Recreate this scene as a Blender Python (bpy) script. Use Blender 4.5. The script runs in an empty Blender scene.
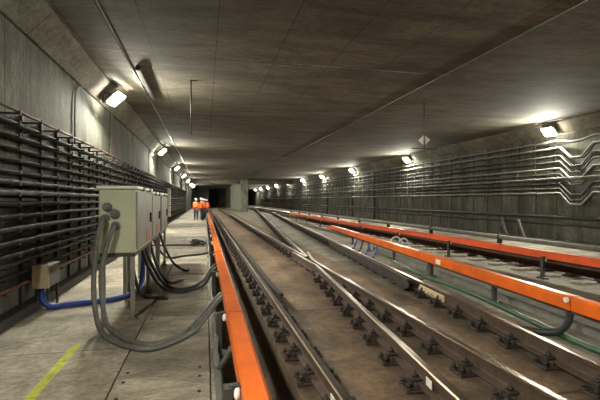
import bpy, bmesh, math, random
from mathutils import Vector, Matrix
random.seed(7)
PI = math.pi
SC = bpy.context.scene
COL = SC.collection

# ------------------------------------------------------------------ materials
def new_mat(name):
    m = bpy.data.materials.new(name); m.use_nodes = True
    nt = m.node_tree
    return m, nt, nt.nodes['Principled BSDF']

def N(nt, typ, **kw):
    n = nt.nodes.new(typ)
    for k, v in kw.items():
        if k in n.inputs: n.inputs[k].default_value = v
        else: setattr(n, k, v)
    return n

def ramp(nt, stops):
    r = nt.nodes.new('ShaderNodeValToRGB')
    e = r.color_ramp.elements
    e[0].position, e[0].color = stops[0][0], (*stops[0][1], 1)
    e[1].position, e[1].color = stops[-1][0], (*stops[-1][1], 1)
    for p, c in stops[1:-1]:
        x = e.new(p); x.color = (*c, 1)
    return r

def mathn(nt, op, a, b=None, c=None):
    n = nt.nodes.new('ShaderNodeMath'); n.operation = op
    for i, v in enumerate((a, b, c)):
        if v is None: continue
        if isinstance(v, (int, float)): n.inputs[i].default_value = v
        else: nt.links.new(v, n.inputs[i])
    return n.outputs[0]

def mix(nt, fac, a, b, blend='MIX'):
    n = nt.nodes.new('ShaderNodeMix'); n.data_type = 'RGBA'; n.blend_type = blend
    for i, v in ((0, fac), (6, a), (7, b)):
        if isinstance(v, (int, float)): n.inputs[i].default_value = v
        elif isinstance(v, tuple): n.inputs[i].default_value = (*v, 1)
        else: nt.links.new(v, n.inputs[i])
    return n.outputs[2]

def plain(name, col, rough=.5, metal=0., var=.25, scale=6., bump=0.):
    """paint / metal / plastic with a little dirt variation"""
    m, nt, b = new_mat(name)
    tc = N(nt, 'ShaderNodeTexCoord')
    no = N(nt, 'ShaderNodeTexNoise', Scale=scale, Detail=5., Roughness=.6)
    nt.links.new(tc.outputs['Object'], no.inputs['Vector'])
    d = tuple(c * (1 - var) for c in col); l = tuple(min(1, c * (1 + var * .6)) for c in col)
    r = ramp(nt, [(.3, d), (.7, l)])
    nt.links.new(no.outputs['Fac'], r.inputs['Fac'])
    nt.links.new(r.outputs['Color'], b.inputs['Base Color'])
    b.inputs['Roughness'].default_value = rough
    b.inputs['Metallic'].default_value = metal
    if bump:
        bp = N(nt, 'ShaderNodeBump', Strength=bump, Distance=.01)
        nt.links.new(no.outputs['Fac'], bp.inputs['Height'])
        nt.links.new(bp.outputs['Normal'], b.inputs['Normal'])
    return m

def lines(nt, coord, pitch, width, offset=0.):
    """1 on thin lines every `pitch` metres along a coordinate output"""
    a = mathn(nt, 'ADD', coord, -offset + pitch * 100)
    f = mathn(nt, 'FRACT', mathn(nt, 'DIVIDE', a, pitch))
    return mathn(nt, 'LESS_THAN', f, width / pitch)

def concrete(name, dark, light, streak=(1, 1, 1), joints=(), rough=.85, stain=None, yellow=False, scale=1.0, vert=None, grime=.5, deposit=False, tracks=False):
    m, nt, b = new_mat(name)
    tc = N(nt, 'ShaderNodeTexCoord')
    sep = N(nt, 'ShaderNodeSeparateXYZ'); nt.links.new(tc.outputs['Object'], sep.inputs[0])
    mp = N(nt, 'ShaderNodeMapping'); mp.inputs['Scale'].default_value = streak
    nt.links.new(tc.outputs['Object'], mp.inputs['Vector'])
    n1 = N(nt, 'ShaderNodeTexNoise', Scale=.7 * scale, Detail=8., Roughness=.65)
    n2 = N(nt, 'ShaderNodeTexNoise', Scale=3.5 * scale, Detail=8., Roughness=.7)
    n3 = N(nt, 'ShaderNodeTexNoise', Scale=.35, Detail=4.)
    nt.links.new(mp.outputs[0], n1.inputs['Vector']); nt.links.new(mp.outputs[0], n2.inputs['Vector'])
    nt.links.new(tc.outputs['Object'], n3.inputs['Vector'])
    s = mathn(nt, 'ADD', mathn(nt, 'MULTIPLY', n1.outputs['Fac'], .55), mathn(nt, 'MULTIPLY', n2.outputs['Fac'], .45))
    r = ramp(nt, [(.33, dark), (.67, light)])
    nt.links.new(s, r.inputs['Fac'])
    c = r.outputs['Color']
    if stain:
        r2 = ramp(nt, [(.48, (0, 0, 0)), (.66, (1, 1, 1))]); nt.links.new(n3.outputs['Fac'], r2.inputs['Fac'])
        c = mix(nt, mathn(nt, 'MULTIPLY', r2.outputs['Color'], .8), c, stain)
    if vert:      # rust and damp runs that trail down the wall
        m2 = N(nt, 'ShaderNodeMapping'); m2.inputs['Scale'].default_value = (1, 2.6, .12)
        nt.links.new(tc.outputs['Object'], m2.inputs['Vector'])
        n4 = N(nt, 'ShaderNodeTexNoise', Scale=1.6, Detail=6., Roughness=.7); nt.links.new(m2.outputs[0], n4.inputs['Vector'])
        r3 = ramp(nt, [(.5, (0, 0, 0)), (.68, (1, 1, 1))]); nt.links.new(n4.outputs['Fac'], r3.inputs['Fac'])
        c = mix(nt, mathn(nt, 'MULTIPLY', r3.outputs['Color'], .75), c, vert)
    for ax, pitch, w, off in joints:
        k = lines(nt, sep.outputs[ax], pitch, w, off)
        c = mix(nt, mathn(nt, 'MULTIPLY', k, .75), c, (.02, .018, .014))
    if yellow:    # worn painted safety line
        dx = mathn(nt, 'ABSOLUTE', mathn(nt, 'ADD', sep.outputs[0], 1.42))
        k = mathn(nt, 'LESS_THAN', dx, .045)
        k = mathn(nt, 'MULTIPLY', k, mathn(nt, 'LESS_THAN', sep.outputs[1], 5.25))
        n5 = N(nt, 'ShaderNodeTexNoise', Scale=9., Detail=6.); nt.links.new(tc.outputs['Object'], n5.inputs['Vector'])
        fade = mathn(nt, 'MULTIPLY_ADD', sep.outputs[1], -.05, .80)
        k = mathn(nt, 'MULTIPLY', k, mathn(nt, 'LESS_THAN', n5.outputs['Fac'], mathn(nt, 'ADD', fade, .08)))
        c = mix(nt, mathn(nt, 'MULTIPLY', k, .9), c, (.55, .56, .03))
    if tracks:    # oil and brake-dust grime along the rails
        bx = mathn(nt, 'MULTIPLY_ADD', sep.outputs[1], -.0955, sep.outputs[0])
        n7 = N(nt, 'ShaderNodeTexNoise', Scale=4., Detail=6., Roughness=.7); nt.links.new(tc.outputs['Object'], n7.inputs['Vector'])
        tot = None
        for src, x0 in ((sep.outputs[0], .99), (sep.outputs[0], 2.5), (bx, 1.55), (bx, 3.06)):
            dd = mathn(nt, 'ABSOLUTE', mathn(nt, 'SUBTRACT', src, x0))
            dd = mathn(nt, 'ADD', dd, mathn(nt, 'MULTIPLY_ADD', n7.outputs['Fac'], .5, -.25))
            mr = N(nt, 'ShaderNodeMapRange'); nt.links.new(dd, mr.inputs[0])
            for q, v in ((1, .12), (2, .40), (3, 1.), (4, 0.)): mr.inputs[q].default_value = v
            tot = mr.outputs[0] if tot is None else mathn(nt, 'MAXIMUM', tot, mr.outputs[0])
        c = mix(nt, mathn(nt, 'MULTIPLY', tot, .72), c, (.052, .036, .026))
    if deposit:   # pale lime deposit along the cross joints
        k = lines(nt, sep.outputs[1], 6.9, .05, 1.86)
        n6 = N(nt, 'ShaderNodeTexNoise', Scale=1.1, Detail=6., Roughness=.7); nt.links.new(tc.outputs['Object'], n6.inputs['Vector'])
        r6 = ramp(nt, [(.46, (0, 0, 0)), (.60, (1, 1, 1))]); nt.links.new(n6.outputs['Fac'], r6.inputs['Fac'])
        c = mix(nt, mathn(nt, 'MULTIPLY', k, r6.outputs['Color']), c, (.55, .53, .46))
    g1 = N(nt, 'ShaderNodeTexNoise', Scale=1.3, Detail=7., Roughness=.6, Distortion=.6); nt.links.new(mp.outputs[0], g1.inputs['Vector'])
    q1 = ramp(nt, [(.34, (grime,)*3), (.60, (1.,)*3)]); nt.links.new(g1.outputs['Fac'], q1.inputs['Fac'])
    c = mix(nt, 1., c, q1.outputs['Color'], 'MULTIPLY')
    g2 = N(nt, 'ShaderNodeTexNoise', Scale=14., Detail=5., Roughness=.75); nt.links.new(mp.outputs[0], g2.inputs['Vector'])
    q2 = ramp(nt, [(.36, (.62,)*3), (.60, (1.08,)*3)]); nt.links.new(g2.outputs['Fac'], q2.inputs['Fac'])
    c = mix(nt, 1., c, q2.outputs['Color'], 'MULTIPLY')
    nt.links.new(c, b.inputs['Base Color'])
    b.inputs['Roughness'].default_value = rough
    bp = N(nt, 'ShaderNodeBump', Strength=.35, Distance=.02)
    nt.links.new(n2.outputs['Fac'], bp.inputs['Height']); nt.links.new(bp.outputs['Normal'], b.inputs['Normal'])
    return m

def emit(name, col, s):
    m = bpy.data.materials.new(name); m.use_nodes = True
    nt = m.node_tree; nt.nodes.clear()
    e = N(nt, 'ShaderNodeEmission'); e.inputs[0].default_value = (*col, 1); e.inputs[1].default_value = s
    o = N(nt, 'ShaderNodeOutputMaterial'); nt.links.new(e.outputs[0], o.inputs[0])
    return m

LAMP = 800.
M = {
 'wall':   concrete('wall_concrete', (.06, .061, .045), (.20, .198, .155), (1, 1.3, .5), [(1, 3.0, .03, .4)], stain=(.09, .085, .06), vert=(.036, .033, .025), grime=.36),
 'ceil':   concrete('ceiling_concrete', (.105, .091, .063), (.245, .215, .156), (.45, 1.6, 1), [(0, 1.2, .018, .2), (1, 6.9, .04, 1.9)], stain=(.11, .097, .074), deposit=True),
 'haunch': concrete('haunch_concrete', (.11, .105, .076), (.26, .245, .182), (1, .6, 1), [(1, 6.0, .03, 1.)], stain=(.10, .072, .05)),
 'floor':  concrete('walkway_concrete', (.24, .21, .155), (.52, .475, .37), (1, 1, 1), [(1, 4.1, .02, .9)], stain=(.17, .14, .105), yellow=True, scale=1.6),
 'bed':    concrete('track_bed_concrete', (.125, .075, .043), (.32, .215, .128), (1, 1, 1), [(1, 3.1, .045, 6.08)], tracks=True, stain=(.15, .075, .036), scale=1.8),
 'bed2':   concrete('right_bed_concrete', (.17, .15, .11), (.39, .35, .27), (1, 1, 1), [(1, 5.2, .03, .35)], tracks=True, stain=(.16, .13, .095), scale=1.6),
 'slab':   concrete('slab_concrete', (.23, .20, .15), (.54, .49, .385), (1, 2.2, 1), stain=(.2, .165, .125), scale=1.8),
 'pillar': concrete('pillar_concrete', (.15, .155, .12), (.34, .345, .28), (1, 1, .4), [(1, 2.4, .06, 0)]),
 'kerb':   plain('kerb_grime', (.035, .03, .026), .9),
 'rust':   plain('rusty_steel', (.075, .047, .032), .75, .2, .45, 8, .2),
 'rust2':  plain('dark_rust', (.042, .031, .024), .7, .3, .4, 20, .3),
 'check':  plain('grimy_rail', (.03, .023, .018), .8, 0, .4, 8),
 'steel':  plain('polished_rail_head', (.21, .16, .11), .30, 1., .3, 3),
 'orange': plain('orange_plastic', (.74, .14, .016), .32, 0, .22, 3),
 'red':    plain('red_orange_plastic', (.74, .11, .03), .34, 0, .25, 3),
 'white':  plain('white_ceramic', (.75, .74, .70), .35, 0, .08),
 'cream':  plain('cream_insulation', (.62, .52, .33), .6, 0, .2),
 'cabinet':plain('pale_green_cabinet_paint', (.40, .42, .30), .45, 0, .12, 3),
 'door':   plain('grey_cabinet_door', (.20, .205, .17), .5, 0, .25, 4),
 'lid':    plain('light_grey_lid', (.66, .66, .60), .35, .1, .12),
 'pink':   plain('faded_pink_plate', (.36, .17, .115), .7, 0, .3),
 'dark':   plain('black_rubber', (.022, .021, .02), .55, 0, .3),
 'grey':   plain('grey_cable_sheath', (.105, .103, .095), .5, 0, .3, 12),
 'galv':   plain('galvanised_steel', (.20, .20, .185), .45, .7, .25, 5),
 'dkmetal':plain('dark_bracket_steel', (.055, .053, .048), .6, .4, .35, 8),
 'cableblk':plain('dark_cable_sheath', (.034, .033, .031), .75, 0, .3, 3),
 'cablegry':plain('dusty_cable_sheath', (.08, .078, .068), .75, 0, .3, 3),
 'cablered':plain('red_cable_sheath', (.10, .028, .024), .7, 0, .3, 3),
 'blue':   plain('blue_hose', (.018, .05, .27), .4, 0, .25, 6),
 'green':  plain('green_cable', (.018, .07, .03), .45, 0, .3, 4),
 'beige':  plain('beige_plastic', (.44, .36, .22), .5, 0, .2, 6),
 'pipe':   plain('grey_painted_pipe', (.17, .162, .14), .85, 0, .3, 4),
 'trough': plain('trough_concrete', (.17, .17, .15), .95, 0, .25, 4),
 'wash':   plain('pale_riser', (.56, .56, .48), .5, 0, .25, 5),
 'vest':   plain('orange_safety_cloth', (1., .16, .03), .7, 0, .15),
 'navy':   plain('navy_cloth', (.03, .065, .105), .8),
 'skin':   plain('skin', (.45, .25, .17), .5, 0, .1),
 'helmet': plain('white_helmet', (.8, .8, .76), .3, 0, .05),
 'redhelm':plain('red_helmet', (.5, .05, .03), .3, 0, .05),
 'boot':   plain('black_boot', (.015, .014, .013), .6),
 'hair':   plain('dark_hair', (.03, .02, .015), .7),
 'lamp':   emit('lamp_diffuser', (1., .96, .80), LAMP),
}

# ------------------------------------------------------------------ mesh helpers
class MB:
    def __init__(s): s.v = []; s.f = []; s.m = []; s.sm = []
    def add(s, vs, fs, mi=0, smooth=False):
        o = len(s.v); s.v += [tuple(p) for p in vs]
        for f in fs: s.f.append([i + o for i in f]); s.m.append(mi); s.sm.append(smooth)
        return s
    def box(s, x0, x1, y0, y1, z0, z1, mi=0, bev=0., mat=None):
        if bev:
            b = min(bev, (x1-x0)/2.01, (y1-y0)/2.01, (z1-z0)/2.01)
            bm = bmesh.new(); bmesh.ops.create_cube(bm, size=1)
            for v in bm.verts:
                v.co = ((x0+x1)/2 + v.co.x*(x1-x0), (y0+y1)/2 + v.co.y*(y1-y0), (z0+z1)/2 + v.co.z*(z1-z0))
            bmesh.ops.bevel(bm, geom=bm.edges[:], offset=b, segments=1, affect='EDGES')
            bm.verts.index_update()
            vs = [v.co.copy() for v in bm.verts]; fs = [[v.index for v in f.verts] for f in bm.faces]; bm.free()
        else:
            vs = [Vector((x, y, z)) for x in (x0, x1) for y in (y0, y1) for z in (z0, z1)]
            fs = [(0,1,3,2),(4,6,7,5),(0,4,5,1),(2,3,7,6),(0,2,6,4),(1,5,7,3)]
        if mat is not None: vs = [mat @ v for v in vs]
        return s.add(vs, fs, mi)
    def tube(s, pts, r, n=8, mi=0, cap=True):
        pts = [Vector(p) for p in pts]; k = len(pts); ring = []
        up = Vector((0, 0, 1)); prev = None
        for i, p in enumerate(pts):
            d = (pts[min(i+1, k-1)] - pts[max(i-1, 0)]).normalized()
            if prev is None:
                a = d.cross(up)
                if a.length < .05: a = d.cross(Vector((1, 0, 0)))
            else:
                a = prev - d * prev.dot(d)
                if a.length < 1e-4: a = d.cross(up)
            a.normalize(); prev = a; b = d.cross(a)
            rr = r[i] if isinstance(r, (list, tuple)) else r
            ring.append([p + (a*math.cos(2*PI*j/n) + b*math.sin(2*PI*j/n))*rr for j in range(n)])
        vs = [v for q in ring for v in q]
        fs = [(i*n+j, i*n+(j+1) % n, (i+1)*n+(j+1) % n, (i+1)*n+j) for i in range(k-1) for j in range(n)]
        s.add(vs, fs, mi, True)
        if cap:
            o = len(s.v) - len(vs)
            s.f.append([o+j for j in range(n)][::-1]); s.m.append(mi); s.sm.append(False)
            s.f.append([o+(k-1)*n+j for j in range(n)]); s.m.append(mi); s.sm.append(False)
        return s
    def sweep(s, prof, path, mis=None, closed=True, smooth=False):
        """prof: list of (lateral right, up); path: list of (x,y,z) running roughly +Y"""
        n = len(prof); k = len(path); path = [Vector(p) for p in path]; vs = []
        for i, p in enumerate(path):
            d = path[min(i+1, k-1)] - path[max(i-1, 0)]; d.z = 0; d.normalize()
            rt = Vector((d.y, -d.x, 0))
            vs += [p + rt*a + Vector((0, 0, b)) for a, b in prof]
        o = len(s.v); s.v += [tuple(v) for v in vs]
        m = n if closed else n - 1
        for i in range(k-1):
            for j in range(m):
                s.f.append([o+i*n+j, o+(i+1)*n+j, o+(i+1)*n+(j+1) % n, o+i*n+(j+1) % n])
                s.m.append(mis[j] if mis else 0); s.sm.append(smooth)
        if closed:
            s.f.append([o+j for j in range(n)]); s.m.append(0); s.sm.append(False)
            s.f.append([o+(k-1)*n+j for j in range(n)][::-1]); s.m.append(0); s.sm.append(False)
        return s
    def mesh(s, name, mats):
        me = bpy.data.meshes.new(name); me.from_pydata(s.v, [], s.f)
        for m in (mats if isinstance(mats, (list, tuple)) else [mats]): me.materials.append(m)
        me.polygons.foreach_set('material_index', s.m); me.polygons.foreach_set('use_smooth', s.sm)
        bm = bmesh.new(); bm.from_mesh(me); bmesh.ops.recalc_face_normals(bm, faces=bm.faces[:]); bm.to_mesh(me); bm.free()
        me.update(); return me
    def obj(s, name, mats, parent=None, loc=None, rz=0.):
        o = bpy.data.objects.new(name, s.mesh(name, mats)); COL.objects.link(o)
        if parent: o.parent = parent
        if loc: o.location = loc
        if rz: o.rotation_euler.z = rz
        return o

def tag(o, label, cat, group=None, kind=None):
    if label: o['label'] = label
    if cat: o['category'] = cat
    if group: o['group'] = group
    if kind: o['kind'] = kind
    return o

def thing(name, label, cat, loc=(0, 0, 0), rz=0., group=None):
    o = bpy.data.objects.new(name, None); COL.objects.link(o)
    o.empty_display_size = .1; o.location = loc; o.rotation_euler.z = rz
    return tag(o, label, cat, group)

def dup(root, loc, rz=None, label=None, group=None):
    r = root.copy(); COL.objects.link(r); r.location = loc
    if rz is not None: r.rotation_euler.z = rz
    if label: r['label'] = label
    if group: r['group'] = group
    for ch in list(root.children):
        c = ch.copy(); COL.objects.link(c); c.parent = r
        for g in list(ch.children):
            d = g.copy(); COL.objects.link(d); d.parent = c
    return r

def struct(name, mb, mats, label=None):
    o = mb.obj(name, mats); o['kind'] = 'structure'
    return o

ONES = ['zeroth','first','second','third','fourth','fifth','sixth','seventh','eighth','ninth','tenth','eleventh','twelfth',
        'thirteenth','fourteenth','fifteenth','sixteenth','seventeenth','eighteenth','nineteenth']
TENS = {2:('twenty','twentieth'),3:('thirty','thirtieth'),4:('forty','fortieth'),5:('fifty','fiftieth'),6:('sixty','sixtieth'),7:('seventy','seventieth'),8:('eighty','eightieth'),9:('ninety','ninetieth')}
def nth(i):
    if i < 20: return ONES[i]
    t, u = divmod(i, 10)
    if t > 9: return 'hundredth'
    return TENS[t][1] if u == 0 else TENS[t][0] + '-' + ONES[u]

def spline(pts, n=8):
    """Catmull-Rom through points"""
    P = [Vector(p) for p in pts]; P = [2*P[0]-P[1]] + P + [2*P[-1]-P[-2]]; out = []
    for i in range(1, len(P)-2):
        a, b, c, d = P[i-1:i+3]
        for k in range(n):
            t = k/n
            out.append(.5*((2*b) + (c-a)*t + (2*a-5*b+4*c-d)*t*t + (3*b-a-3*c+d)*t**3))
    out.append(P[-2]); return out

# ------------------------------------------------------------------ measures (metres; camera above the origin, +Y along the track)
WL, WR, ZW, ZC = -2.64, 13.0, 4.12, 4.55
Y0, Y1 = -26., 150.
SL = .0955
RB = lambda y: 1.55 + SL*y if y < 56 else 1.55 + SL*56 + SL*(min(y, 75)-56) - SL*(min(y, 75)-56)**2/38
RD = lambda y: RB(y) + 1.51
RA, RC, RE, RF = .99, 2.50, 7.80, 9.31
DANG = -math.atan(SL)

# ------------------------------------------------------------------ setting
def strip(prof, y0, y1, ny=2):
    mb = MB(); n = len(prof)
    ys = [y0 + (y1-y0)*i/(ny-1) for i in range(ny)]
    vs = [(x, y, z) for y in ys for x, z in prof]
    fs = [(i*n+j, i*n+j+1, (i+1)*n+j+1, (i+1)*n+j) for i in range(ny-1) for j in range(n-1)]
    return mb.add(vs, fs)

fl = MB()
def slabstrip(mb, prof, mi):
    n = len(prof); vs = [(x, y, z) for y in (Y0, Y1) for x, z in prof]
    mb.add(vs, [(j, j+1, n+j+1, n+j) for j in range(n-1)], mi)
slabstrip(fl, [(WL-.3, -.6), (WL-.3, 0), (-.81, 0), (-.81, -.06), (.055, -.06), (.055, 0), (.16, 0), (.16, -.8), (.78, -.8)], 0)
slabstrip(fl, [(.78, -.8), (.78, 0), (3.4, 0)], 1)
slabstrip(fl, [(3.4, 0), (WR+.3, 0)], 2)
struct('floor', fl, [M['floor'], M['bed'], M['bed2']])
w = MB(); w.box(WL-.3, WL, Y0, Y1, 0, ZW); struct('wall_left', w, M['wall'])
w = MB(); w.box(WR, WR+.3, Y0, Y1, 0, ZW); struct('wall_right', w, M['wall'])
w = MB(); w.box(WL, WR, Y1, Y1+.3, 0, ZC); struct('wall_far', w, M['wall'])
w = MB(); w.box(WL, WR, Y0-.3, Y0, 0, ZC); struct('wall_back', w, M['wall'])
c = MB(); c.box(WL-.3, WR+.3, Y0, Y1, ZC, ZC+.3); struct('ceiling', c, M['ceil'])
for nm, xs in (('trim_1', (WL-.3, WL, WL+.40)), ('trim_2', (WR+.3, WR, WR-.45))):
    h = MB(); a, b_, c_ = xs
    h.sweep([(a, ZW), (b_+(.05 if b_ < 0 else -.05), ZW), (c_, ZC-.06), (c_, ZC), (a, ZC)], [(0, Y0, 0), (0, Y1, 0)])
    struct(nm, h, M['haunch'])
k = MB(); k.box(WL, WL+.2, Y0, Y1, 0, .14, bev=.02); struct('baseboard_left', k, M['kerb'])
k = MB(); k.box(WR-.25, WR, Y0, Y1, 0, .16, bev=.02); struct('baseboard_right', k, M['kerb'])
# far downstand beam and the dividing wall behind it
b = MB(); b.box(WL+.42, WR-.47, 60.2, 61.4, 3.95, ZC, bev=.03); struct('trim_3', b, M['ceil'])
p = MB(); p.box(5.0, 5.8, 61.5, 148, 0, ZC); p.box(4.9, 5.9, 59.2, 60.1, 0, ZC, bev=.03); p.box(5.15, 5.7, 58.9, 59.2, 0, 1.9, bev=.02)
p.box(4.95, 5.85, 60.1, 61.5, 0, 3.95)
struct('wall_middle', p, M['pillar'])
# portal that narrows the left tunnel far away
p = MB(); p.box(WL+.0, .8, 92, 93, 0, ZC-.001); p.box(4.4, 4.98, 92, 93, 0, ZC-.001); p.box(.8, 4.4, 92, 93, 4.1, ZC-.001); p.box(WL, 4.98, 101, 101.3, 0, ZC-.001)
struct('wall_end', p, M['pillar'])
# shallow pilasters on the left wall
for i, y in enumerate((12.75, 24.9, 37.6, 49.5, 61.8)):
    q = MB(); q.box(WL, WL+.06, y, y+.35, 2.9, ZW, bev=.01); struct('trim_%d' % (4+i), q, M['wall'])

# ------------------------------------------------------------------ walkway slabs (lift-out covers beside the track)
ys = [1.5, 3.62, 4.16, 6.24, 7.95, 9.65]
while ys[-1] < 44: ys.append(ys[-1] + random.choice((1.7, 2.0, 2.1)))
bolt = MB(); bolt.tube([(0, 0, -.002), (0, 0, .006)], .016, 8); boltme = bolt.mesh('bolt', M['rust2'])
for i in range(len(ys)-1):
    a, b_ = ys[i]+.008, ys[i+1]-.008; L = b_-a
    s = MB(); s.box(-.8, .045, -L/2, L/2, -.06, -random.choice((0., .003, .006)), bev=.006)
    t = tag(s.obj('walkway_slab', M['slab'], loc=(0, (a+b_)/2, 0)),
            'stained beige concrete slab of the walkway edge, %s from the near end' % nth(i+1), 'walkway slab', 'lift-out slabs along the walkway edge')
    if i < 8:
        for x in (-.72, -.05):
            for y in (-L/2+.10, L/2-.10):
                o = bpy.data.objects.new('bolt', boltme); COL.objects.link(o); o.parent = t; o.location = (x, y, 0)

# ------------------------------------------------------------------ rails
RZ = .05
RPROF = [(-.075, 0), (-.075, .012), (-.018, .03), (-.010, .045), (-.010, .118), (-.036, .132), (-.036, .160), (-.026, .170),
         (.026, .170), (.036, .160), (.036, .132), (.010, .118), (.010, .045), (.018, .03), (.075, .012), (.075, 0)]
RMI = [0]*6 + [1, 1, 1] + [0]*7
def rail(fx, y0, y1, label, name='rail', group='running rails', step=2.):
    n = max(2, int((y1-y0)/step)+1)
    pts = [(fx(y0+(y1-y0)*i/(n-1)), y0+(y1-y0)*i/(n-1), RZ) for i in range(n)]
    return tag(MB().sweep(RPROF, pts, RMI).obj(name, [M['rust'], M['steel']]), label, 'rail', group)
railA = rail(lambda y: RA, -4, 120, 'straight rusty rail nearest the walkway and the orange cover', group=None)
# check rail beside it, flared at both ends
CPR = [p for p in RPROF if p[0] > -.04]
CPL = [(-a, b) for a, b in CPR][::-1]
def flare(fx, y0, y1, d, side):
    out = []
    for i in range(25):
        y = y0 + (y1-y0)*i/24; e = min(y-y0, y1-y)
        out.append((fx(y) + side*(.115 + max(0, .7-e)*d), y, RZ))
    return out
tag(MB().sweep(CPR, flare(lambda y: RA, 6.35, 13.5, .06, 1)).obj('check_rail', [M['check']]),
    'dark check rail with flared end just right of the leftmost rail', 'check rail')
tag(MB().sweep(CPL, flare(RD, 6.9, 14.0, .06, -1)).obj('check_rail', [M['check']]),
    'dark check rail close on the left of the turnout rail by the middle orange cover', 'check rail')
# crossing: closure rails bend into wing rails, nose in between
def railpts(pts, label, group=None, name='rail', cat='rail'):
    return tag(MB().sweep(RPROF, pts, RMI).obj(name, [M['rust'], M['steel']]), label, cat, group)
g = .062 + .036
yb = 9.0
pB = [(RB(y), y, RZ) for y in (-4, 0, 3, 6, yb)] + [(RC + (RB(yb)-RC) , yb+.05, RZ), (RC-.115, yb+.35, RZ), (RC-.115, 10.9, RZ), (RC-.14, 11.3, RZ)]
railB = railpts(pB, 'shiny-topped turnout rail crossing between the straight rails up to the frog', None)
pC = [(RC, y, RZ) for y in (-4, 0, 4, 8, yb+.2)] + [(RB(yb+.9)+.115, yb+.9, RZ), (RB(10.9)+.115, 10.9, RZ), (RB(11.3)+.14, 11.3, RZ)]
pC[-3] = (RC+.045, yb+.9, RZ)
railC = railpts(pC, 'straight rail with bright streak at the right foreground, ending at the frog', None)
nose = MB()
pr = RPROF
nose.sweep(RPROF, [(RC, 10.35, RZ), (RC, 60, RZ), (RC, 120, RZ)], RMI)
tag(nose.obj('rail', [M['rust'], M['steel']]), 'straight rail running away beyond the frog on the left track', 'rail')
ptsB2 = [(RB(10.4+i*1.92), 10.4+i*1.92, RZ) for i in range(33)]
railpts(ptsB2, 'curving left rail of the crossover beyond the frog toward the right track')
railD = railpts([(RD(-4+i*2.), -4+i*2., RZ) for i in range(27)], 'outer rail of the turnout nearest the middle orange cover')
railpts([(RD(50.5+i*1.9), 50.5+i*1.9, RZ) for i in range(13)], 'short distant piece of the crossover rail joining the right track')
rail(lambda y: RE, -4, 48.6, 'near rail of the far right track just behind the long red-orange cover', group=None)
rail(lambda y: RE, 52.2, 130, 'distant near rail of the right track beyond the crossover', group=None)
rail(lambda y: RF, -4, 130, 'far rail of the right track, closest to the right wall', group=None)
# painted marks and insulated joint as parts
MB().box(-.047, -.04, -.06, .06, .03, .10).obj('paint_mark', M['white'], railA, (RA+.0, 3.05, RZ+.01))
MB().box(-.047, -.04, -.05, .05, .05, .12).obj('paint_mark', M['white'], railB, (RB(3.15), 3.15, RZ), DANG)
fp = MB(); fp.box(-.05, -.012, -.45, .45, .02, .125, bev=.008)
f = fp.obj('insulated_fishplate', M['cream'], railD, (RD(6.25), 6.25, RZ), DANG)
for i in range(6):
    y = -.375 + .15*i
    MB().tube([(-.085, y, .07), (-.045, y, .07)], .024, 6).obj('bolt', M['cream'], f)

# ------------------------------------------------------------------ rail fasteners
bp_ = MB(); bp_.box(-.20, .20, -.10, .10, 0, .03, bev=.01); bp_.box(-.085, .085, -.09, .09, .03, .05)
bp_.box(-.112, -.082, -.09, .09, .03, .085, bev=.008); bp_.box(.082, .112, -.09, .09, .03, .085, bev=.008)
bpm = bp_.mesh('baseplate', M['rust2'])
def clipmesh(s):
    c = MB()
    c.box(min(s*.028, s*.13), max(s*.028, s*.13), -.045, .045, .085, .108, bev=.008)
    c.box(min(s*.10, s*.135), max(s*.10, s*.135), -.04, .04, .05, .09)
    c.tube([(s*.085, 0, .10), (s*.085, 0, .165)], .013, 6)
    c.tube([(s*.085, 0, .112), (s*.085, 0, .138)], .027, 6)
    return c.mesh('clip', M['rust2'])
def screwmesh(s, y):
    c = MB()
    if 1:
        c.tube([(s*.165, y, .028), (s*.165, y, .045)], .034, 8); c.tube([(s*.165, y, .045), (s*.165, y, .082)], .021, 6)
    return c.mesh('screw', M['rust2'])
fmes = [('baseplate', bpm), ('clip', clipmesh(-1)), ('clip', clipmesh(1)), ('screw', screwmesh(-1, -.065)), ('screw', screwmesh(-1, .065)), ('screw', screwmesh(1, -.065)), ('screw', screwmesh(1, .065))]
def fast_proto():
    t = thing('rail_fastener', '', 'rail fastener')
    for n, me in fmes:
        o = bpy.data.objects.new(n, me); COL.objects.link(o); o.parent = t
    return t
simple = MB()
for n, me in fmes:
    simple.add([v.co for v in me.vertices], [list(p.vertices) for p in me.polygons])
simple_me = simple.mesh('rail_fastener', M['rust2'])
proto = [None]; nf = 0
stuff = MB(); sv = [tuple(v.co) for v in bpm.vertices]; sf = [list(p.vertices) for p in bpm.polygons]
def fasteners(fx, y0, ymax, rz, where, skip=None):
    global nf
    y = y0; i = 0
    while y < ymax:
        if skip and skip[0] < y < skip[1]: y += .6; continue
        i += 1
        far = i > 24
        lab = ('%s rusty rail fastener from the near end under the %s' % (nth(i), where)) if not far else 'small distant rusty rail fastener far along the %s' % where
        grp = 'fasteners of the %s' % where
        loc = (fx(y), y, 0)
        if i <= 24:
            if proto[0] is None:
                t = fast_proto(); t.location = loc; t.rotation_euler.z = rz; proto[0] = t
            else: t = dup(proto[0], loc, rz)
        else:
            t = bpy.data.objects.new('rail_fastener', simple_me); COL.objects.link(t); t.location = loc; t.rotation_euler.z = rz
        tag(t, lab, 'rail fastener', grp)
        nf += 1; y += .6
    return y
ends = []
ends.append((lambda y: RA, fasteners(lambda y: RA, 1.9, 42, 0, 'leftmost rail')))
ends.append((lambda y: RC, fasteners(lambda y: RC, 1.75, 42, 0, 'second straight rail')))
ends.append((RB, fasteners(RB, 1.55, 44, DANG, 'inner turnout rail', (8.6, 13.3))))
ends.append((RD, fasteners(RD, 1.7, 46, DANG, 'outer turnout rail')))
for fx, y in ends:
    while y < 75:
        stuff.add([(p[0]+fx(y), p[1]+y, p[2]) for p in sv], sf); y += .6
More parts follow.
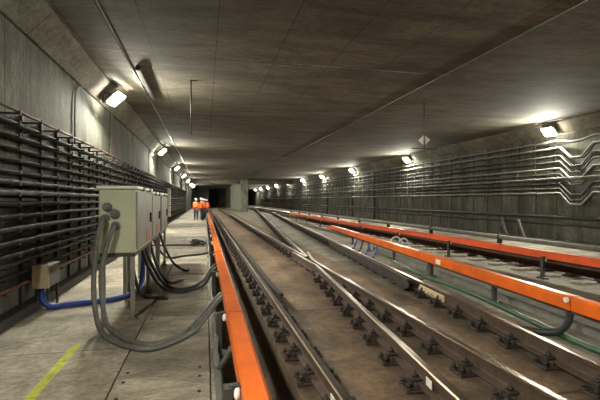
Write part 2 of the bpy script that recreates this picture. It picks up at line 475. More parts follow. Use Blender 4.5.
for x in (RE, RF):
    y = 2.
    while y < 75:
        stuff.add([(p[0]+x, p[1]+y, p[2]) for p in sv], sf); y += .7
tag(stuff.obj('distant_fastening', M['rust2']), 'rows of tiny distant rail fasteners far down the tracks and behind the covers', 'rail fastener', None, 'stuff')
# pale concrete blocks seen between the far cover and the far right track
for i in range(40):
    y = 5.2 + .83*i
    b = MB(); b.box(-.3, .12, -.13, .13, 0, .05, bev=.015)
    tag(b.obj('sleeper_block', M['slab'], loc=(7.38, y, 0)),
        'pale concrete block under the far red-orange cover, %s from the near end' % nth(i+1), 'sleeper block', 'blocks under the far cover')

# ------------------------------------------------------------------ third rails under their covers
CW = .17
CPROF_O = [(-.5, -.13), (-.5, .0), (-.38, .028), (.30, .02), (.5, -.03), (.5, -.13)]
def cprof(w, grow=0.):
    o = [(a*(w+2*grow), b+(grow if b > -.1 else 0)) for a, b in CPROF_O]
    i = [(a*(w+2*grow-.016), b+(grow-.008 if b > -.1 else 0)) for a, b in CPROF_O][::-1]
    return o + i
def third_rail(fx, joints, label, coverlab, mat, zt=.47, w=CW, group='cover sections', ramp_end=False):
    y0, y1 = joints[0], joints[-1]
    n = int((y1-y0)/2)+2
    pts = [(fx(y0+.05+(y1-y0-.1)*i/(n-1)), y0+.05+(y1-y0-.1)*i/(n-1), .33) for i in range(n)]
    prof = [(-.04, 0), (.04, 0), (.04, .03), (.012, .045), (.012, .075), (.045, .085), (.045, .10), (-.045, .10), (-.045, .085), (-.012, .075), (-.012, .045), (-.04, .03)]
    tag(MB().sweep(prof, pts).obj('conductor_rail', [M['rust']]), label, 'conductor rail')
    for i in range(len(joints)-1):
        a, b_ = joints[i]+.004, joints[i+1]-.004
        n = max(2, int((b_-a)/1.5)+1)
        P = [(fx(a+(b_-a)*k/(n-1)), a+(b_-a)*k/(n-1), zt) for k in range(n)]
        if ramp_end and i == len(joints)-2:
            P = P[:-1] + [(fx(b_-.9), b_-.9, zt), (fx(b_), b_, zt-.14)]
            P.sort(key=lambda p: p[1])
        m = M['red'] if ramp_end and i == len(joints)-2 else mat
        t = thing('third_rail_cover', coverlab % nth(i+1), 'rail cover', (fx(a), a, 0), 0, group)
        off = Vector(t.location)
        MB().sweep(cprof(w), [Vector(p)-off for p in P]).obj('hood', [m], t)
        if i > 0:
            d = (Vector(P[1])-Vector(P[0])).normalized()
            q = [Vector(P[0])-off, Vector(P[0])-off+d*.07]
            MB().sweep(cprof(w, .006), q).obj('end_collar', [m], t)

def bracket_mesh(side):
    """post stands beside the conductor rail on `side`; arm reaches over to carry it"""
    parts = []
    p = MB(); x = side*.165
    p.box(x-.03, x+.03, -.04, .04, 0, .45, bev=.006)
    parts.append(('post', p.mesh('post', M['dkmetal'])))
    p = MB(); p.box(x-.075, x+.075, -.10, .10, 0, .025, bev=.006)
    for yy in (-.07, .07): p.tube([(x-side*.0+.05*side, yy, .02), (x+.05*side, yy, .05)], .014, 6)
    parts.append(('base_plate', p.mesh('base_plate', M['dkmetal'])))
    p = MB(); p.box(min(x, -side*.02), max(x, -side*.02), -.025, .025, .432, .458, bev=.004)
    parts.append(('arm', p.mesh('arm', M['dkmetal'])))
    p = MB(); p.tube([(side*.093, 0, .40), (side*.12, 0, .40), (side*.134, 0, .40)], [.05, .048, .02], 12)
    parts.append(('insulator_cap', p.mesh('insulator_cap', M['white'])))
    return parts
def brackets(fx, yl, side, lab, group, rz=0.):
    ms = bracket_mesh(side); first = None
    for i, y in enumerate(yl):
        if first is None:
            t = first = thing('rail_bracket', '', 'bracket', (fx(y), y, 0), rz)
            for n, me in ms:
                o = bpy.data.objects.new(n, me); COL.objects.link(o); o.parent = t
        else: t = dup(first, (fx(y), y, 0), rz)
        tag(t, lab % nth(i+1), 'bracket', group)

LX = .31
fL = lambda y: LX
jl = [-.6, 4.4, 9.6, 14.8, 20.0, 25.2, 30.4, 35.6, 40.8]
third_rail(fL, jl, 'dark steel conductor rail hidden under the left orange cover',
           'glossy orange third rail cover section beside the walkway, %s from the near end', M['orange'], group='orange covers beside the walkway')
brackets(lambda y: LX, [2.75, 4.55, 7.2, 9.8, 12.4, 15., 17.6, 20.2, 22.8, 25.4, 28., 30.6, 33.2, 35.8],
         -1, 'dark bracket post with white insulator cap under the left cover, %s from the near end', 'brackets of the left cover')
fM = lambda y: RD(y) + .74
third_rail(fM, [-1.2, 4.0, 8.2, 13.2, 18.6], 'dark conductor rail hidden under the middle orange cover',
           'orange third rail cover section along the turnout rail, %s from the near end', M['orange'], group='orange covers along the turnout', ramp_end=True, zt=.51, w=.19)
brackets(fM, [1.1, 3.45, 5.9, 8.2, 10.5, 12.8, 14.9], 1, 'bracket post with white cap under the middle orange cover, %s from the near end', 'brackets of the middle cover', DANG)
fR = lambda y: 7.1
third_rail(fR, [-1, 4.2, 8.9, 14.1, 19.3, 24.5, 29.7, 35.0], 'dark conductor rail hidden under the far right cover',
           'red-orange third rail cover section near the right wall side, %s from the near end', M['red'], zt=.545, group='red-orange covers of the right track', w=.20)
brackets(fR, [4.4, 7.5, 11, 14.3, 18, 21.5, 25, 28.5, 32], -1, 'dark bracket post in front of the far red-orange cover, %s from the near end', 'brackets of the far right cover')
third_rail(fR, [64, 74, 84, 94, 104], 'distant conductor rail beyond the crossover',
           'tiny red-orange cover section far beyond the crossover, %s in its run', M['red'], group='distant covers', w=.22)
_c = [o for o in COL.objects if o.name.startswith('third_rail_cover') and 'turnout rail, second' in o.get('label', '')][0]
MB().tube([(-.12, .055, .495), (-.10, .055, .495), (-.088, .055, .495)][::-1], .032, 12).obj('joint_cap', M['white'], _c)
# sticker on the middle cover
MB().box(-.10, .10, -.001, .001, -.045, .045).obj('sticker', M['white'], [o for o in COL.objects if o.name.startswith('third_rail_cover') and 'turnout rail, second' in o.get('label', '')][0],
        (fM(7.35)-fM(4.004)-.098, 7.35-4.004, .45), PI/2+DANG)

# ------------------------------------------------------------------ lamps
def lamp(first, loc, side, label, group, conduit_to=None):
    if first: return dup(first, loc, None, label, group)
    t = thing('tunnel_lamp', label, 'lamp', loc, 0, group)
    R = Matrix.Rotation(side*math.radians(80), 4, 'Z') @ Matrix.Rotation(math.radians(48), 4, 'X')
    h = MB()
    h.box(-.23, .23, -.02, .10, -.20, .20, bev=.03, mat=R)
    h.box(-.25, .25, -.035, -.02, -.22, -.19, mat=R); h.box(-.25, .25, -.035, -.02, .19, .22, mat=R)
    h.box(-.25, -.22, -.035, -.02, -.19, .19, mat=R); h.box(.22, .25, -.035, -.02, -.19, .19, mat=R)
    h.obj('housing', M['galv'], t)
    MB().box(-.215, .215, -.045, -.02, -.185, .185, bev=.01, mat=R).obj('diffuser', M['lamp'], t)
    b = MB(); b.tube([(-side*.06, .02, 0), (-side*.16, .06, .0), (-side*.30, .1, .02)], .018, 8)
    b.box(-side*.30-.02, -side*.30+.02, .02, .18, -.08, .08)
    b.obj('mounting_bracket', M['dkmetal'], t)
    if side > 0:
        c = MB(); c.tube(spline([(-.08, .02, .1), (-.24, -.1, .12), (-.38, -.9, .0), (-.44, -1.6, -.18), (-.44, -1.75, -.6), (-.44, -1.75, -1.37)], 5), .016, 6)
        c.obj('conduit', M['dkmetal'], t)
    return t
fl_ = None
for i, y in enumerate((-12., .2, 11.2, 22.9, 34.5, 45.5, 57., 69., 81.)):
    l = lamp(fl_, (-2.17, y, 4.17), 1, ('square floodlight high on the left haunch, %s in view from the near end' % nth(i-1)) if i > 1 else 'square floodlight on the left haunch behind the viewpoint', 'floodlights on the left')
    fl_ = fl_ or l
fr_ = None
for i, y in enumerate((-8., 2.5, 13.2, 24.5, 34.7, 44.3, 53.5, 64., 74.5, 85., 96., 107.)):
    l = lamp(fr_, (12.5, y, 4.2), -1, ('square floodlight high above the right pipe racks, %s in view from the near end' % nth(i-1)) if i > 1 else 'square floodlight on the right haunch behind the viewpoint', 'floodlights on the right')
    fr_ = fr_ or l

# ------------------------------------------------------------------ left wall racks and cables
LZ = [2.80, 2.66, 2.50, 2.34, 2.18, 2.02, 1.87, 1.73, 1.59, 1.43, 1.26, 1.09, .93, .77, .61, .44]
def rack_parts(side, zs, z0, z1, arm):
    pw = .034 if side > 0 else .018
    p = MB(); p.box(min(0, side*.05), max(0, side*.05), -pw, pw, z0, z1, bev=.004)
    post = p.mesh('post', M['dkmetal' if side > 0 else 'pipe'])
    a = MB(); a.box(min(side*.05, side*arm), max(side*.05, side*arm), -.018, .018, -.035, -.012)
    a.box(min(side*(arm-.012), side*arm), max(side*(arm-.012), side*arm), -.018, .018, -.012, .02)
    am = a.mesh('arm', M['dkmetal'])
    a = MB(); a.box(min(side*.05, side*.14), max(side*.05, side*.14), -.018, .018, -.035, -.012)
    sh = a.mesh('arm', M['dkmetal'])
    s = MB(); s.add([v.co for v in post.vertices], [list(q.vertices) for q in post.polygons], 0)
    for z in zs:
        q_ = sh if side > 0 and z < .8 else am
        s.add([v.co + Vector((0, 0, z)) for v in q_.vertices], [list(q.vertices) for q in q_.polygons], 1)
    return post, am, sh, s.mesh('cable_rack', [M['dkmetal' if side > 0 else 'pipe'], M['dkmetal']])
def racks(x, side, ylist, zs, z0, z1, arm, ndet, where, group):
    post, am, sh, simp = rack_parts(side, zs, z0, z1, arm); first = None
    for i, y in enumerate(ylist):
        far = i >= 40
        lab = ('%s upright cable rack from the near end on the %s' % (nth(i+1), where)) if not far else 'small distant cable rack far along the %s' % where
        if i < ndet:
            if first is None:
                t = first = thing('cable_rack', '', 'cable rack', (x, y, 0))
                o = bpy.data.objects.new('post', post); COL.objects.link(o); o.parent = t
                for z in zs:
                    o = bpy.data.objects.new('arm', sh if side > 0 and z < .8 else am); COL.objects.link(o); o.parent = t; o.location = (0, 0, z)
            else: t = dup(first, (x, y, 0))
        else:
            t = bpy.data.objects.new('cable_rack', simp); COL.objects.link(t); t.location = (x, y, 0)
        tag(t, lab, 'cable rack', group)
YL = [5.4 + .74*i for i in range(74)]
racks(WL, 1, YL, LZ, .14, 2.88, .30, 14, 'left wall', 'cable racks on the left wall')
def run(x, z, r, mat, y0, y1, ph, sag=.012, pitch=.74, base=5.4):
    pts = []; y = y0
    n = int((y1-y0)/(pitch/2))
    for i in range(n+1):
        y = base + (i - int((base-y0)/(pitch/2)))*pitch/2
        pts.append((x + .006*math.sin(y*.9+ph), y, z - (sag*(.6+.4*math.sin(ph*3+y)) if i % 2 != int((base-y0)/(pitch/2)) % 2 else 0)))
    return MB().tube(pts, r, 8)
cols = ['cablered', 'cableblk', 'cablegry', 'cableblk', 'cableblk', 'cablegry', 'cableblk', 'cablegry', 'cableblk', 'cablegry', 'cableblk', 'cableblk', 'cableblk', 'cablegry', 'cableblk', 'cablered']
cname = {'cablered': 'dark red', 'cableblk': 'black', 'cablegry': 'dusty grey'}
for i, z in enumerate(LZ):
    r = .020 if i == 0 else random.choice((.026, .03, .034))
    tag(run(WL+(.27 if i == 0 else .085), z-.012+r, r, None, -2, 60, i).obj('wall_cable', M[cols[i]]),
        '%s inner cable on the %s left rack arm level from the top' % (cname[cols[i]], nth(i+1)), 'cable', 'inner cables on the left wall')
    if 5 < i < 13:
        r3 = random.choice((.026, .030, .034))
        tag(run(WL+.245, z-.012+r3, r3, None, -2, 60, i+40).obj('wall_cable', M['cablegry' if i in (2, 5, 7, 10) else 'cableblk']),
            '%s outermost cable on the %s left rack arm level from the top' % ('dusty grey' if i in (2, 5, 7, 10) else 'black', nth(i+1)), 'cable', 'outermost cables on the left wall')
    if 0 < i < 13:
        r2 = random.choice((.022, .027))
        cc = 'cablegry' if i in (3, 8) else 'cableblk'
        tag(run(WL+.165, z-.012+r2, r2, None, -2, 60, i+20).obj('wall_cable', M[cc]),
            '%s middle cable on the %s left rack arm level from the top' % (cname[cc], nth(i+1)), 'cable', 'middle cables on the left wall')
# pale riser where cables bend down
rs = thing('cable_riser', 'pale segmented vertical cable riser on the left wall beyond the cabinets', 'cable riser', (WL+.32, 29, 0))
for k in range(5):
    MB().box(-.11, .11, -.08, .08, .55+k*.36, .885+k*.36, bev=.02).obj('riser_segment', M['wash'], rs)
MB().box(-.32, .10, -.05, .05, 2.34, 2.42, bev=.02).obj('wall_arm', M['wash'], rs)
MB().box(-.32, -.08, -.03, .03, .7, .76).obj('wall_arm', M['wash'], rs)

# ------------------------------------------------------------------ right wall racks and pipes
RZS = [3.80, 3.55, 3.27, 3.05, 2.79, 2.60, 2.42, 2.24, 2.06, 1.88]
YR = [13.4 + 1.0*i for i in range(86)]
racks(WR, -1, [8.6, 9.6, 10.6] + YR, RZS + [.98, .74], .16, 3.95, .34, 10, 'right wall', 'cable racks on the right wall')
rcol = ['pipe', 'pipe', 'cablegry', 'cableblk', 'pipe', 'cablegry', 'pipe', 'cableblk', 'cablegry', 'pipe']
rn = {'pipe': 'pale grey', 'cablegry': 'dusty grey', 'cableblk': 'black'}
for i, z in enumerate(RZS):
    r = .042 if rcol[i] == 'pipe' else .03
    x = WR - .27
    dz = 0 if i in (6,) else (.10 if i == 0 else .42)
    zz = z - .012 + r
    pts = [(x, 6, zz), (x, 11.0, zz), (x, 11.60, zz), (x-.02, 12.02, zz-dz), (x-.02, 12.48, zz-dz), (x, 12.95, zz)]
    y = 13.4
    while y < 98: pts += [(x, y, zz), (x + .01*math.sin(y), y+.5, zz-.012)]; y += 1.
    tag(MB().tube(pts, r, 8).obj('wall_pipe', M[rcol[i]]),
        '%s pipe on the %s arm level from the top of the right wall racks' % (rn[rcol[i]], nth(i+1)), 'pipe', 'pipes on the right wall')
    if i in (1, 2, 4, 7, 9):
        x2 = WR-.17; r2 = .028
        zz2 = z-.012+r2
        pts = [(x2, 6, zz2), (x2, 11.60, zz2), (x2, 12.02, zz2-dz), (x2, 12.48, zz2-dz), (x2, 12.95, zz2), (x2, 40, zz2), (x2, 98, zz2)]
        tag(MB().tube(pts, r2, 8).obj('wall_cable', M['cableblk']),
            'thin black cable behind the %s pipe level on the right wall' % nth(i+1), 'cable', 'thin cables on the right wall')
for z, nm, r in ((.98, 'upper', .06), (.74, 'lower', .045)):
    tag(run(WR-.2, z-.012+r, r, None, 6, 98, z, .02, 1.0, 13.4).obj('wall_cable', M['cableblk']),
        'thick dark cable low on the right wall, the %s of the low pair' % nm, 'cable', 'low cables on the right wall')
# vertical dark ducts on the right wall
for i, y in enumerate((30.9, 35.9, 43.9)):
    d = MB(); d.box(-.14, -.012, -.16, .16, .16, 3.9, bev=.02)
    tag(d.obj('vertical_duct', M['dkmetal'], loc=(WR, y, 0)), 'dark vertical duct on the right wall behind the pipes, %s from the near end' % nth(i+1), 'duct', 'ducts on the right wall')
# floor pipe near the right wall
PX, PZ = 11.0, .24
tag(MB().tube([(PX, -1, PZ), (PX, 20, PZ), (PX, 60, PZ), (PX, 110, PZ)], .085, 16).obj('floor_pipe', M['pipe']),
    'long thick grey pipe along the floor before the right wall', 'pipe')
sup = None
for i, y in enumerate([8.0, 9.1, 14, 19, 24, 29, 34, 39, 44, 49, 54]):
    if sup is None:
        sup = t = thing('pipe_support', '', 'pipe support', (PX, y, 0))
        MB().box(-.09, .09, -.05, .05, 0, .15, bev=.01).obj('foot', M['dkmetal'], t)
        ring = MB(); ring.tube([(0, -.045, PZ), (0, .045, PZ)], .105, 16); ring.box(-.03, .03, -.03, .03, PZ+.09, PZ+.15, bev=.005); ring.obj('clamp', M['dkmetal'], t)
    else: t = dup(sup, (PX, y, 0))
    tag(t, 'dark clamp foot holding the long floor pipe, %s from the near end' % nth(i+1), 'pipe support', 'supports of the floor pipe')
for i, y in enumerate((14.5, 15.5)):
    pts = spline([(WR-.42, y+.35, .86), (WR-.5, y+.22, .7), (WR-.56, y, .4), (WR-.6, y-.22, .1), (WR-.62, y-.32, .04), (WR-.64, y-.6, .04)], 6)
    tag(MB().tube(pts, .065, 8).obj('slanting_cable', M['dark']), 'dark cable slanting from the right wall to the floor, %s of two' % ('nearer', 'farther')[i], 'cable', 'slanting cables at the right wall')

# ------------------------------------------------------------------ ceiling fittings
tag(MB().tube([(5.4, -3, ZC-.008), (5.4, 40, ZC-.008), (5.4, 59.5, ZC-.008)], .014, 8).obj('ceiling_conduit', M['galv']), 'thin straight conduit along the middle of the ceiling', 'conduit')
tag(MB().tube([(-1.55, -3, ZC-.012), (-1.55, 20, ZC-.012), (-1.55, 59.5, ZC-.012)], .022, 8).obj('ceiling_conduit', M['galv']), 'conduit along the ceiling near the left haunch', 'conduit')
g_ = MB(); g_.box(-.05, .05, -1.4, 1.4, -.10, 0, bev=.01)
tag(g_.obj('ceiling_channel', M['dkmetal'], loc=(-1.41, 11.0, ZC)), 'short dark steel channel on the ceiling beside the left conduit', 'channel')
t = thing('hanging_rod', 'thin dark rod hanging down from the ceiling left of centre', 'rod', (-.33, 10.5, ZC))
MB().tube([(0, 0, 0), (0, 0, -1.32)], .018, 8).obj('rod', M['dark'], t)
MB().box(-.03, .16, -.04, .04, -.02, 0, bev=.004).obj('ceiling_plate', M['dkmetal'], t)
t = thing('hanging_sign', 'small pale diamond sign on a thin rod hanging from the ceiling at right', 'sign', (6.43, 11.5, ZC))
MB().tube([(0, -.02, 0), (0, -.02, -1.35)], .016, 8).obj('rod', M['dkmetal'], t)
MB().box(-.07, .07, -.06, .03, -.015, 0, bev=.004).obj('ceiling_plate', M['dkmetal'], t)
d = MB(); d.box(-.12, .12, -.004, .004, -.12, .12, mat=Matrix.Translation((0, .004, -1.10)) @ Matrix.Rotation(PI/4, 4, 'Y'))
o = d.obj('diamond_plate', M['white'], t)
t.rotation_euler.z = math.radians(-25)
MB().tube([(-.35, .0, -1.34), (0, -.02, -1.35), (.38, .0, -1.38)], .018, 8).obj('shadow_bar', M['dkmetal'], t)  # dark bar added in place of the haunch shadow line behind the sign

# ------------------------------------------------------------------ cabinets on the walkway
def cabinet(x0, x1, y0, y1, z0, z1, label, glands=False, body='cabinet'):
    t = thing('electrical_cabinet', label, 'electrical cabinet', ((x0+x1)/2, (y0+y1)/2, 0), 0, 'cabinets on the walkway')
    w, L = (x1-x0)/2, (y1-y0)/2
    MB().box(-w, w, -L, L, z0, z1, bev=.012).obj('body', M[body], t)
    l = MB(); l.box(-w-.03, w+.03, -L-.03, L+.03, z1, z1+.045, bev=.01); l.obj('lid', M['lid'], t)
    dr = MB(); dr.box(w, w+.022, -L+.03, L-.03, z0+.04, z1-.03, bev=.006)
    d = dr.obj('door', M['door'], t)
    h = MB(); h.box(w+.022, w+.05, L-.34, L-.30, (z0+z1)/2-.08, (z0+z1)/2+.08, bev=.006); h.obj('handle', M['dkmetal'], d)
    for yy in (-L*.3, L*.55):
        hs = MB(); hs.box(w+.0, w+.05, yy-.06, yy+.06, z1-.02, z1+.04, bev=.008); hs.obj('latch', M['galv'], t)
    MB().box(w+.022, w+.026, L-.75, L-.30, z0+.06, z0+.25).obj('notice_plate', M['pink'], d)
    fr = MB()
    fr.box(-w+.01, w-.01, -L+.01, -L+.07, z0-.05, z0); fr.box(-w+.01, w-.01, L-.07, L-.01, z0-.05, z0)
    fr.box(-w+.01, -w+.06, -L+.07, L-.07, z0-.05, z0); fr.box(w-.06, w-.01, -L+.07, L-.07, z0-.05, z0)
    fr.obj('base_frame', M['dkmetal'], t)
    for sx in (-1, 1):
        for sy in (-1, 1):
            g = MB(); cx, cy = sx*(w-.045), sy*(L-.05)
            g.box(cx-.026, cx+.026, cy-.026, cy+.026, .012, z0-.05); g.box(cx-.06, cx+.06, cy-.06, cy+.06, 0, .012)
            g.obj('leg', M['pipe' if sx*sy else 'pipe'], t)
    if glands:
        for (gx, gz, rr, cap) in ((-1.297, 1.555, .062, 1), (-1.20, 1.46, .066, 1), (-1.325, 1.40, .058, 0), (-1.19, 1.30, .06, 0)):
            q = MB(); X = gx-(x0+x1)/2
            q.tube([(X, -L+.002, gz), (X, -L-.03, gz), (X, -L-.045, gz)], [rr, rr, rr*.82], 16)
            q.tube([(X, -L-.04, gz), (X, -L-.075, gz)], rr*.55, 12)
            if cap: q.tube([(X, -L-.07, gz), (X, -L-.085, gz)], rr*.35, 8)
            q.obj('cable_gland', M['grey'], t)
    return t
cabinet(-1.405, -.935, 6.16, 7.86, .92, 1.80, 'large pale green metal cabinet on legs with four round cable glands', True)
cabinet(-1.40, -.96, 8.10, 9.5, .92, 1.76, 'grey metal cabinet on legs directly behind the large pale green one', False, 'door')
cabinet(-1.40, -.96, 9.75, 11.25, .92, 1.76, 'farthest of the three metal cabinets in the walkway row', False, 'door')

# thick grey cables from the glands, over the floor, to the third rail
def cable(name, pts, r, mat, label, group=None, n=6, nn=10):
    return tag(MB().tube(spline(pts, n), r, nn).obj(name, mat), label, 'cable', group)
gr = 'cables around the cabinets'
cable('power_cable', [(-1.325, 6.08, 1.40), (-1.335, 6.0, 1.36), (-1.38, 5.96, 1.10), (-1.41, 5.93, .72), (-1.39, 5.85, .38), (-1.28, 5.6, .10), (-1.08, 5.25, .034),
      (-.80, 4.92, .034), (-.55, 4.82, .034), (-.30, 5.05, .036), (-.12, 5.35, .05), (.05, 5.5, .20), (.17, 5.58, .33), (.24, 5.62, .38)], .033, M['grey'],
      'thick grey cable looping from the lower left gland across the walkway to the orange cover', gr)
cable('power_cable', [(-1.19, 6.08, 1.30), (-1.20, 6.0, 1.26), (-1.27, 5.97, 1.02), (-1.325, 5.95, .70), (-1.30, 5.88, .36), (-1.20, 5.66, .10), (-1.0, 5.36, .036),
      (-.76, 5.04, .036), (-.54, 4.93, .036), (-.33, 5.16, .04), (-.14, 5.5, .06), (.05, 5.72, .22), (.17, 5.8, .33), (.24, 5.85, .38)], .033, M['grey'],
      'thick grey cable looping from the lower right gland across the walkway to the orange cover', gr)
cable('power_cable', [(-1.0, 7.2, .90), (-.93, 7.3, .6), (-.75, 7.5, .2), (-.52, 7.7, .04), (-.25, 7.75, .04), (-.02, 7.9, .10), (.12, 8.0, .30), (.22, 8.05, .38)], .03, M['dark'],
      'black cable from under the large cabinet down to the floor and up to the cover', gr)
cable('power_cable', [(-1.0, 7.5, .90), (-.92, 7.6, .6), (-.72, 7.75, .2), (-.50, 7.9, .04), (-.24, 8.0, .04), (-.02, 8.25, .12), (.12, 8.4, .30), (.22, 8.45, .38)], .03, M['dark'],
      'second black cable beside it, from the large cabinet to the cover', gr)
cable('power_cable', [(-1.02, 8.4, .90), (-.95, 8.45, .55), (-.80, 8.5, .18), (-.66, 8.55, .035), (-.44, 8.8, .032)], .028, M['dark'],
      'black cable hanging from the middle cabinet to the floor', gr)
cable('power_cable', [(-1.02, 10.2, .90), (-.93, 10.2, .6), (-.72, 10.15, .2), (-.5, 10.1, .034), (-.36, 10.0, .034)], .028, M['dark'],
      'black cable hanging from the farthest cabinet to the floor', gr)
cable('power_cable', [(-1.3, 10.9, .90), (-1.2, 11.2, .5), (-1.0, 12, .08), (-.6, 12.6, .034), (-.1, 12.9, .034), (.1, 13, .06)], .03, M['dark'],
      'dark cable crossing the walkway beyond the cabinets', gr)
cable('power_cable', [(-1.1, 6.9, .90), (-1.08, 6.95, .5), (-1.0, 7.2, .12), (-.86, 7.35, .034), (-.6, 7.2, .034)], .028, M['dark'],
      'short black cable dropping beneath the large cabinet', gr)
cable('blue_hose', [(-2.40, 7.1, .36), (-2.38, 6.98, .18), (-2.26, 6.95, .06), (-2.1, 7.05, .05), (-1.8, 7.15, .05), (-1.45, 7.3, .05), (-1.2, 7.7, .05), (-1.12, 8.0, .15), (-1.12, 8.3, .5), (-1.15, 8.5, .90)], .045, M['blue'],
      'thick blue hose on the floor from the beige box to the cabinets')
cable('grey_hose', [(.12, 4.55, .22), (.10, 4.35, .12), (.11, 4.1, .05), (.16, 3.9, .16), (.23, 3.75, .345)], .026, M['grey'], 'short grey hose looping at the walkway edge up under the orange cover')
jb = thing('junction_box', 'small beige junction box on short legs by the left wall', 'junction box', (-2.38, 7.19, 0))
MB().box(-.11, .11, -.25, .25, .34, .67, bev=.015).obj('body', M['pipe'], jb)
MB().box(-.115, .115, -.275, -.25, .33, .68, bev=.008).obj('front_cover', M['beige'], jb)
for sx in (-.08, .08):
    for sy in (-.2, .2):
        MB().box(sx-.015, sx+.015, sy-.015, sy+.015, 0, .34).obj('leg', M['dkmetal'], jb)
# cable heap farther on the walkway
for i, (a, b_) in enumerate(((-.28, 15.6), (-.2, 16.1), (-.35, 16.6))):
    pts = [(a+.24*math.cos(t*.6)*(1-.03*t), b_+.35*math.sin(t*.6)*(1-.03*t), .03+.006*t) for t in range(20)]
    tag(MB().tube(pts, .026, 8).obj('coiled_cable', M['dark']), '%s coil of the small heap of black cable on the walkway' % ('nearest', 'middle', 'farthest')[i], 'cable', 'coiled cable heap')
tag(MB().tube([(WL+.3, 15.9, .03), (-1.4, 15.8, .025), (-.35, 15.7, .025)], .025, 8).obj('cross_cable', M['cableblk']), 'dark straight cable lying across the walkway to the coiled heap', 'cable')

# ------------------------------------------------------------------ around the middle cover
cable('thick_cable', [(fM(4.1), 4.1, .44), (fM(4.1)-.03, 4.12, .22), (fM(4.2)-.10, 4.2, .09), (fM(4.3)-.22, 4.32, .05), (fM(4.45)-.40, 4.5, .05), (fM(4.6)-.48, 4.65, .05)], .045, M['dark'],
      'thick dark cable dropping from the middle orange cover to the floor')
cable('thick_cable', [(fM(7.6)-.02, 7.9, .36), (fM(7.6)-.08, 7.85, .18), (fM(7.5)-.22, 7.8, .05), (fM(7.8)-.36, 8.1, .04), (fM(8.6)-.42, 8.7, .04)], .04, M['grey'],
      'grey cable curving out from under the middle cover')
tag(MB().tube([(fM(y)-.02 + .02*math.sin(y), y, .05+.03*math.sin(y*1.3)) for y in (1, 2, 3, 4, 5, 6, 7, 8, 9, 10)], .04, 10).obj('green_cable', M['green']), 'thick dark green cable lying under the middle orange cover', 'cable')
for i, (nm, m) in enumerate((('blue', 'blue'), ('blue', 'blue'), ('dark red', 'cablered'), ('blue', 'blue'))):
    y = 11.4 + i*.75
    cable('drop_cable', [(fM(y), y, .36), (fM(y)-.06, y-.05, .2), (fM(y)-.14, y-.1, .05), (fM(y)-.26, y-.3, .03)], .03, M[m],
          'short %s cable under the middle orange cover, %s from the near end' % (nm, nth(i+1)), 'short hanging cables')
for i, y in enumerate((10.2, 10.75)):
    x = fM(y)+.35
    cable('arched_cable', [(x-.26, y, .36), (x-.12, y+.02, .58), (x+.05, y+.05, .62), (x+.22, y+.1, .40), (x+.28, y+.12, .03)], .022, M['wash'],
          'pale cable arching behind the middle cover, %s of two' % ('nearer', 'farther')[i], 'arched pale cables')
dc = MB(); dc.sweep([(-.09, 0), (.09, 0), (.09, .12), (-.09, .12)], [(fM(y)+.45, y, 0) for y in (1, 4, 7, 10, 13)])
tag(dc.obj('cable_trough', M['trough']), 'low grey cable trough behind the middle orange cover', 'trough')
# grey strip pipes along the walkway kerb
tag(MB().tube([(.115, y, .032) for y in (1.5, 10, 20, 30)], .028, 8).obj('kerb_pipe', M['grey']), 'grey pipe along the walkway kerb under the left cover', 'pipe')

# ------------------------------------------------------------------ workers
def skin(name, V, E, mat, parent=None, sub=1):
    """V: dict key -> (x,y,z,r)"""
    keys = list(V); idx = {k: i for i, k in enumerate(keys)}
    me = bpy.data.meshes.new(name); me.from_pydata([V[k][:3] for k in keys], [(idx[a], idx[b]) for a, b in E], [])
    o = bpy.data.objects.new(name, me); COL.objects.link(o)
    o.modifiers.new('s', 'SKIN')
    if not me.skin_vertices: me.skin_vertices.new()
    for i, k in enumerate(keys):
        rr = V[k][3]; rr = rr if isinstance(rr, tuple) else (rr, rr)
        me.skin_vertices[0].data[i].radius = rr
        me.skin_vertices[0].data[i].use_root = (i == 0)
    s = o.modifiers.new('d', 'SUBSURF'); s.levels = sub; s.render_levels = sub
    dg = bpy.context.evaluated_depsgraph_get(); dg.update()
    nm = bpy.data.meshes.new_from_object(o.evaluated_get(dg))
    o.modifiers.clear(); o.data = nm
    nm.materials.clear(); nm.materials.append(mat)
    for p in nm.polygons: p.use_smooth = True
    if parent: o.parent = parent
    return o

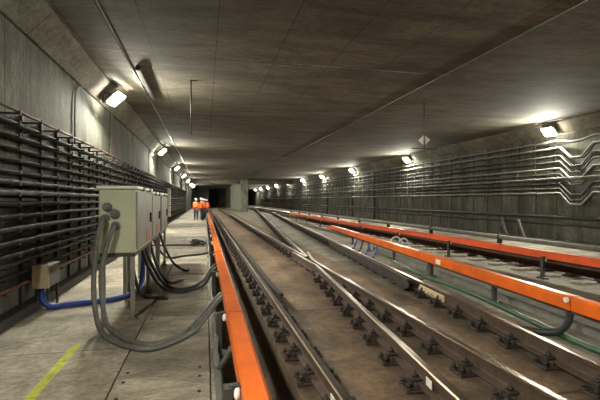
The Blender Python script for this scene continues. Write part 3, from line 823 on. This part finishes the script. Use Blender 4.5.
def worker(loc, rz, label, h=1.75, arm=(0, 0), helm='helmet', turn=0.):
    t = thing('person', label, 'person', loc, rz, None)
    k = h/1.75
    V = {'pel': (0, 0, .95, (.15, .11)), 'belly': (0, 0, 1.10, (.14, .10)), 'chest': (0, -.01, 1.32, (.17, .115)), 'neck': (0, 0, 1.48, .058),
         'jaw': (.0, -.015, 1.56, .066), 'head': (0, 0, 1.65, .092), 'crown': (0, .005, 1.72, .07), 'nose': (0, -.105, 1.60, .014)}
    E = [('pel', 'belly'), ('belly', 'chest'), ('chest', 'neck'), ('neck', 'jaw'), ('jaw', 'head'), ('head', 'crown'), ('jaw', 'nose')]
    A = {}
    for s, n in ((-1, 'l'), (1, 'r')):
        a = arm[0 if s < 0 else 1]
        V['hip'+n] = (s*.10, 0, .90, .095); V['kn'+n] = (s*.11, -.015, .50, .068); V['an'+n] = (s*.115, .01, .09, .042); V['toe'+n] = (s*.13, -.15, .035, .035)
        V['sh'+n] = (s*.19, 0, 1.42, .058); V['el'+n] = (s*.25, .03-.06*a, 1.14, .043)
        w = (s*(.25-.10*a), .0-.24*a, .90+.22*a); V['wr'+n] = (*w, .03)
        pm = (w[0], w[1]-.04*a-.01, w[2]-.07+.05*a); V['pa'+n] = (*pm, (.036, .018))
        E += [('pel', 'hip'+n), ('hip'+n, 'kn'+n), ('kn'+n, 'an'+n), ('an'+n, 'toe'+n), ('chest', 'sh'+n), ('sh'+n, 'el'+n), ('el'+n, 'wr'+n), ('wr'+n, 'pa'+n)]
        for f in range(4):
            V['f%d%s' % (f, n)] = (pm[0]+.005*s, pm[1]-.028+.019*f-.02*a, pm[2]-.045-.008*(f in (1, 2)), .009)
            V['g%d%s' % (f, n)] = (pm[0]-.008*s, pm[1]-.030+.019*f-.03*a, pm[2]-.085-.012*(f in (1, 2)), .008)
            E += [('pa'+n, 'f%d%s' % (f, n)), ('f%d%s' % (f, n), 'g%d%s' % (f, n))]
        V['t'+n] = (pm[0]-.012*s, pm[1]-.05, pm[2]-.02, .010); E += [('pa'+n, 't'+n)]
    V = {q: (v[0]*k, v[1]*k, v[2]*k, v[3]) for q, v in V.items()}
    skin('body', V, E, M['skin'], t)
    g = .022
    def sub(keys, ex, pre=None):
        D = {}
        for q in keys:
            v = V[q]; r = v[3]; r = tuple(x+ex for x in r) if isinstance(r, tuple) else r+ex
            D[q] = (v[0], v[1], v[2], r)
        return D, [e for e in E if e[0] in D and e[1] in D]
    J = ['pel', 'belly', 'chest'] + [a+n for n in 'lr' for a in ('sh', 'el', 'wr')]
    D, EE = sub(J, g); D['hem'] = (0, 0, .86*k, (.175, .135)); EE.append(('pel', 'hem')); D['col'] = (0, 0, 1.46*k, .075); EE.append(('chest', 'col'))
    skin('jacket', D, EE, M['vest'], t)
    D, EE = sub(['pel'] + [a+n for n in 'lr' for a in ('hip', 'kn', 'an')], .018)
    skin('trousers', D, EE, M['navy'], t)
    for n in 'lr':
        D, EE = sub(['an'+n, 'toe'+n], .02)
        D = {q: (v[0], v[1], max(v[2], .05), min(v[3], .055)) for q, v in D.items()}
        b = skin('boot', D, EE, M['boot'], t)
    hm = MB(); vs = []
    prof = [(.150, .0), (.135, .006), (.118, .012), (.115, .05), (.095, .095), (.06, .12), (.0, .13)]
    n = 16
    for r, z in prof:
        vs += [(r*math.cos(2*PI*j/n)*.9, r*math.sin(2*PI*j/n) - .008, (1.675*k)+z) for j in range(n)]
    hm.add(vs, [(i*n+j, i*n+(j+1) % n, (i+1)*n+(j+1) % n, (i+1)*n+j) for i in range(len(prof)-1) for j in range(n)], 0, True)
    hm.obj('helmet', M[helm], t)
    hr = MB(); hr.tube([(0, .03, 1.58*k), (0, .03, 1.64*k), (0, .02, 1.69*k)], [.06, .088, .09], 12); hr.obj('hair', M['hair'], t)
    return t
worker((-.72, 35.6, 0), PI*.95, 'person in orange jacket at the left edge of the distant group', 1.72, (.2, .1))
worker((-.28, 34.4, 0), PI*.55, 'person in orange jacket and white helmet in the middle of the group', 1.78, (.7, .3))
worker((.02-.12, 36.0, 0), PI*1.3, 'person in orange jacket and white helmet, partly behind the middle one', 1.70, (.4, .6))
worker((.12, 38.2, 0), PI*1.1, 'person in orange jacket at the right edge of the group by the cover', 1.66, (.2, .8))

# ------------------------------------------------------------------ camera, world, output
cam = bpy.data.cameras.new('camera'); co = bpy.data.objects.new('camera', cam); COL.objects.link(co)
cam.sensor_width = 36; cam.lens = 25.2; cam.clip_start = .05; cam.clip_end = 400
co.location = (0, 0, 1.65); co.rotation_euler = (PI/2, 0, -math.atan(95/420))
SC.camera = co
SC.cycles.diffuse_bounces = 8; SC.cycles.max_bounces = 12
wd = bpy.data.worlds.new('world'); SC.world = wd; wd.use_nodes = True
wd.node_tree.nodes['Background'].inputs[0].default_value = (.01, .01, .009, 1)
SC.view_settings.view_transform = 'Standard'; SC.view_settings.look = 'None'
SC.view_settings.exposure = .4; SC.view_settings.gamma = 1
print('fasteners', nf, 'objects', len(COL.objects))
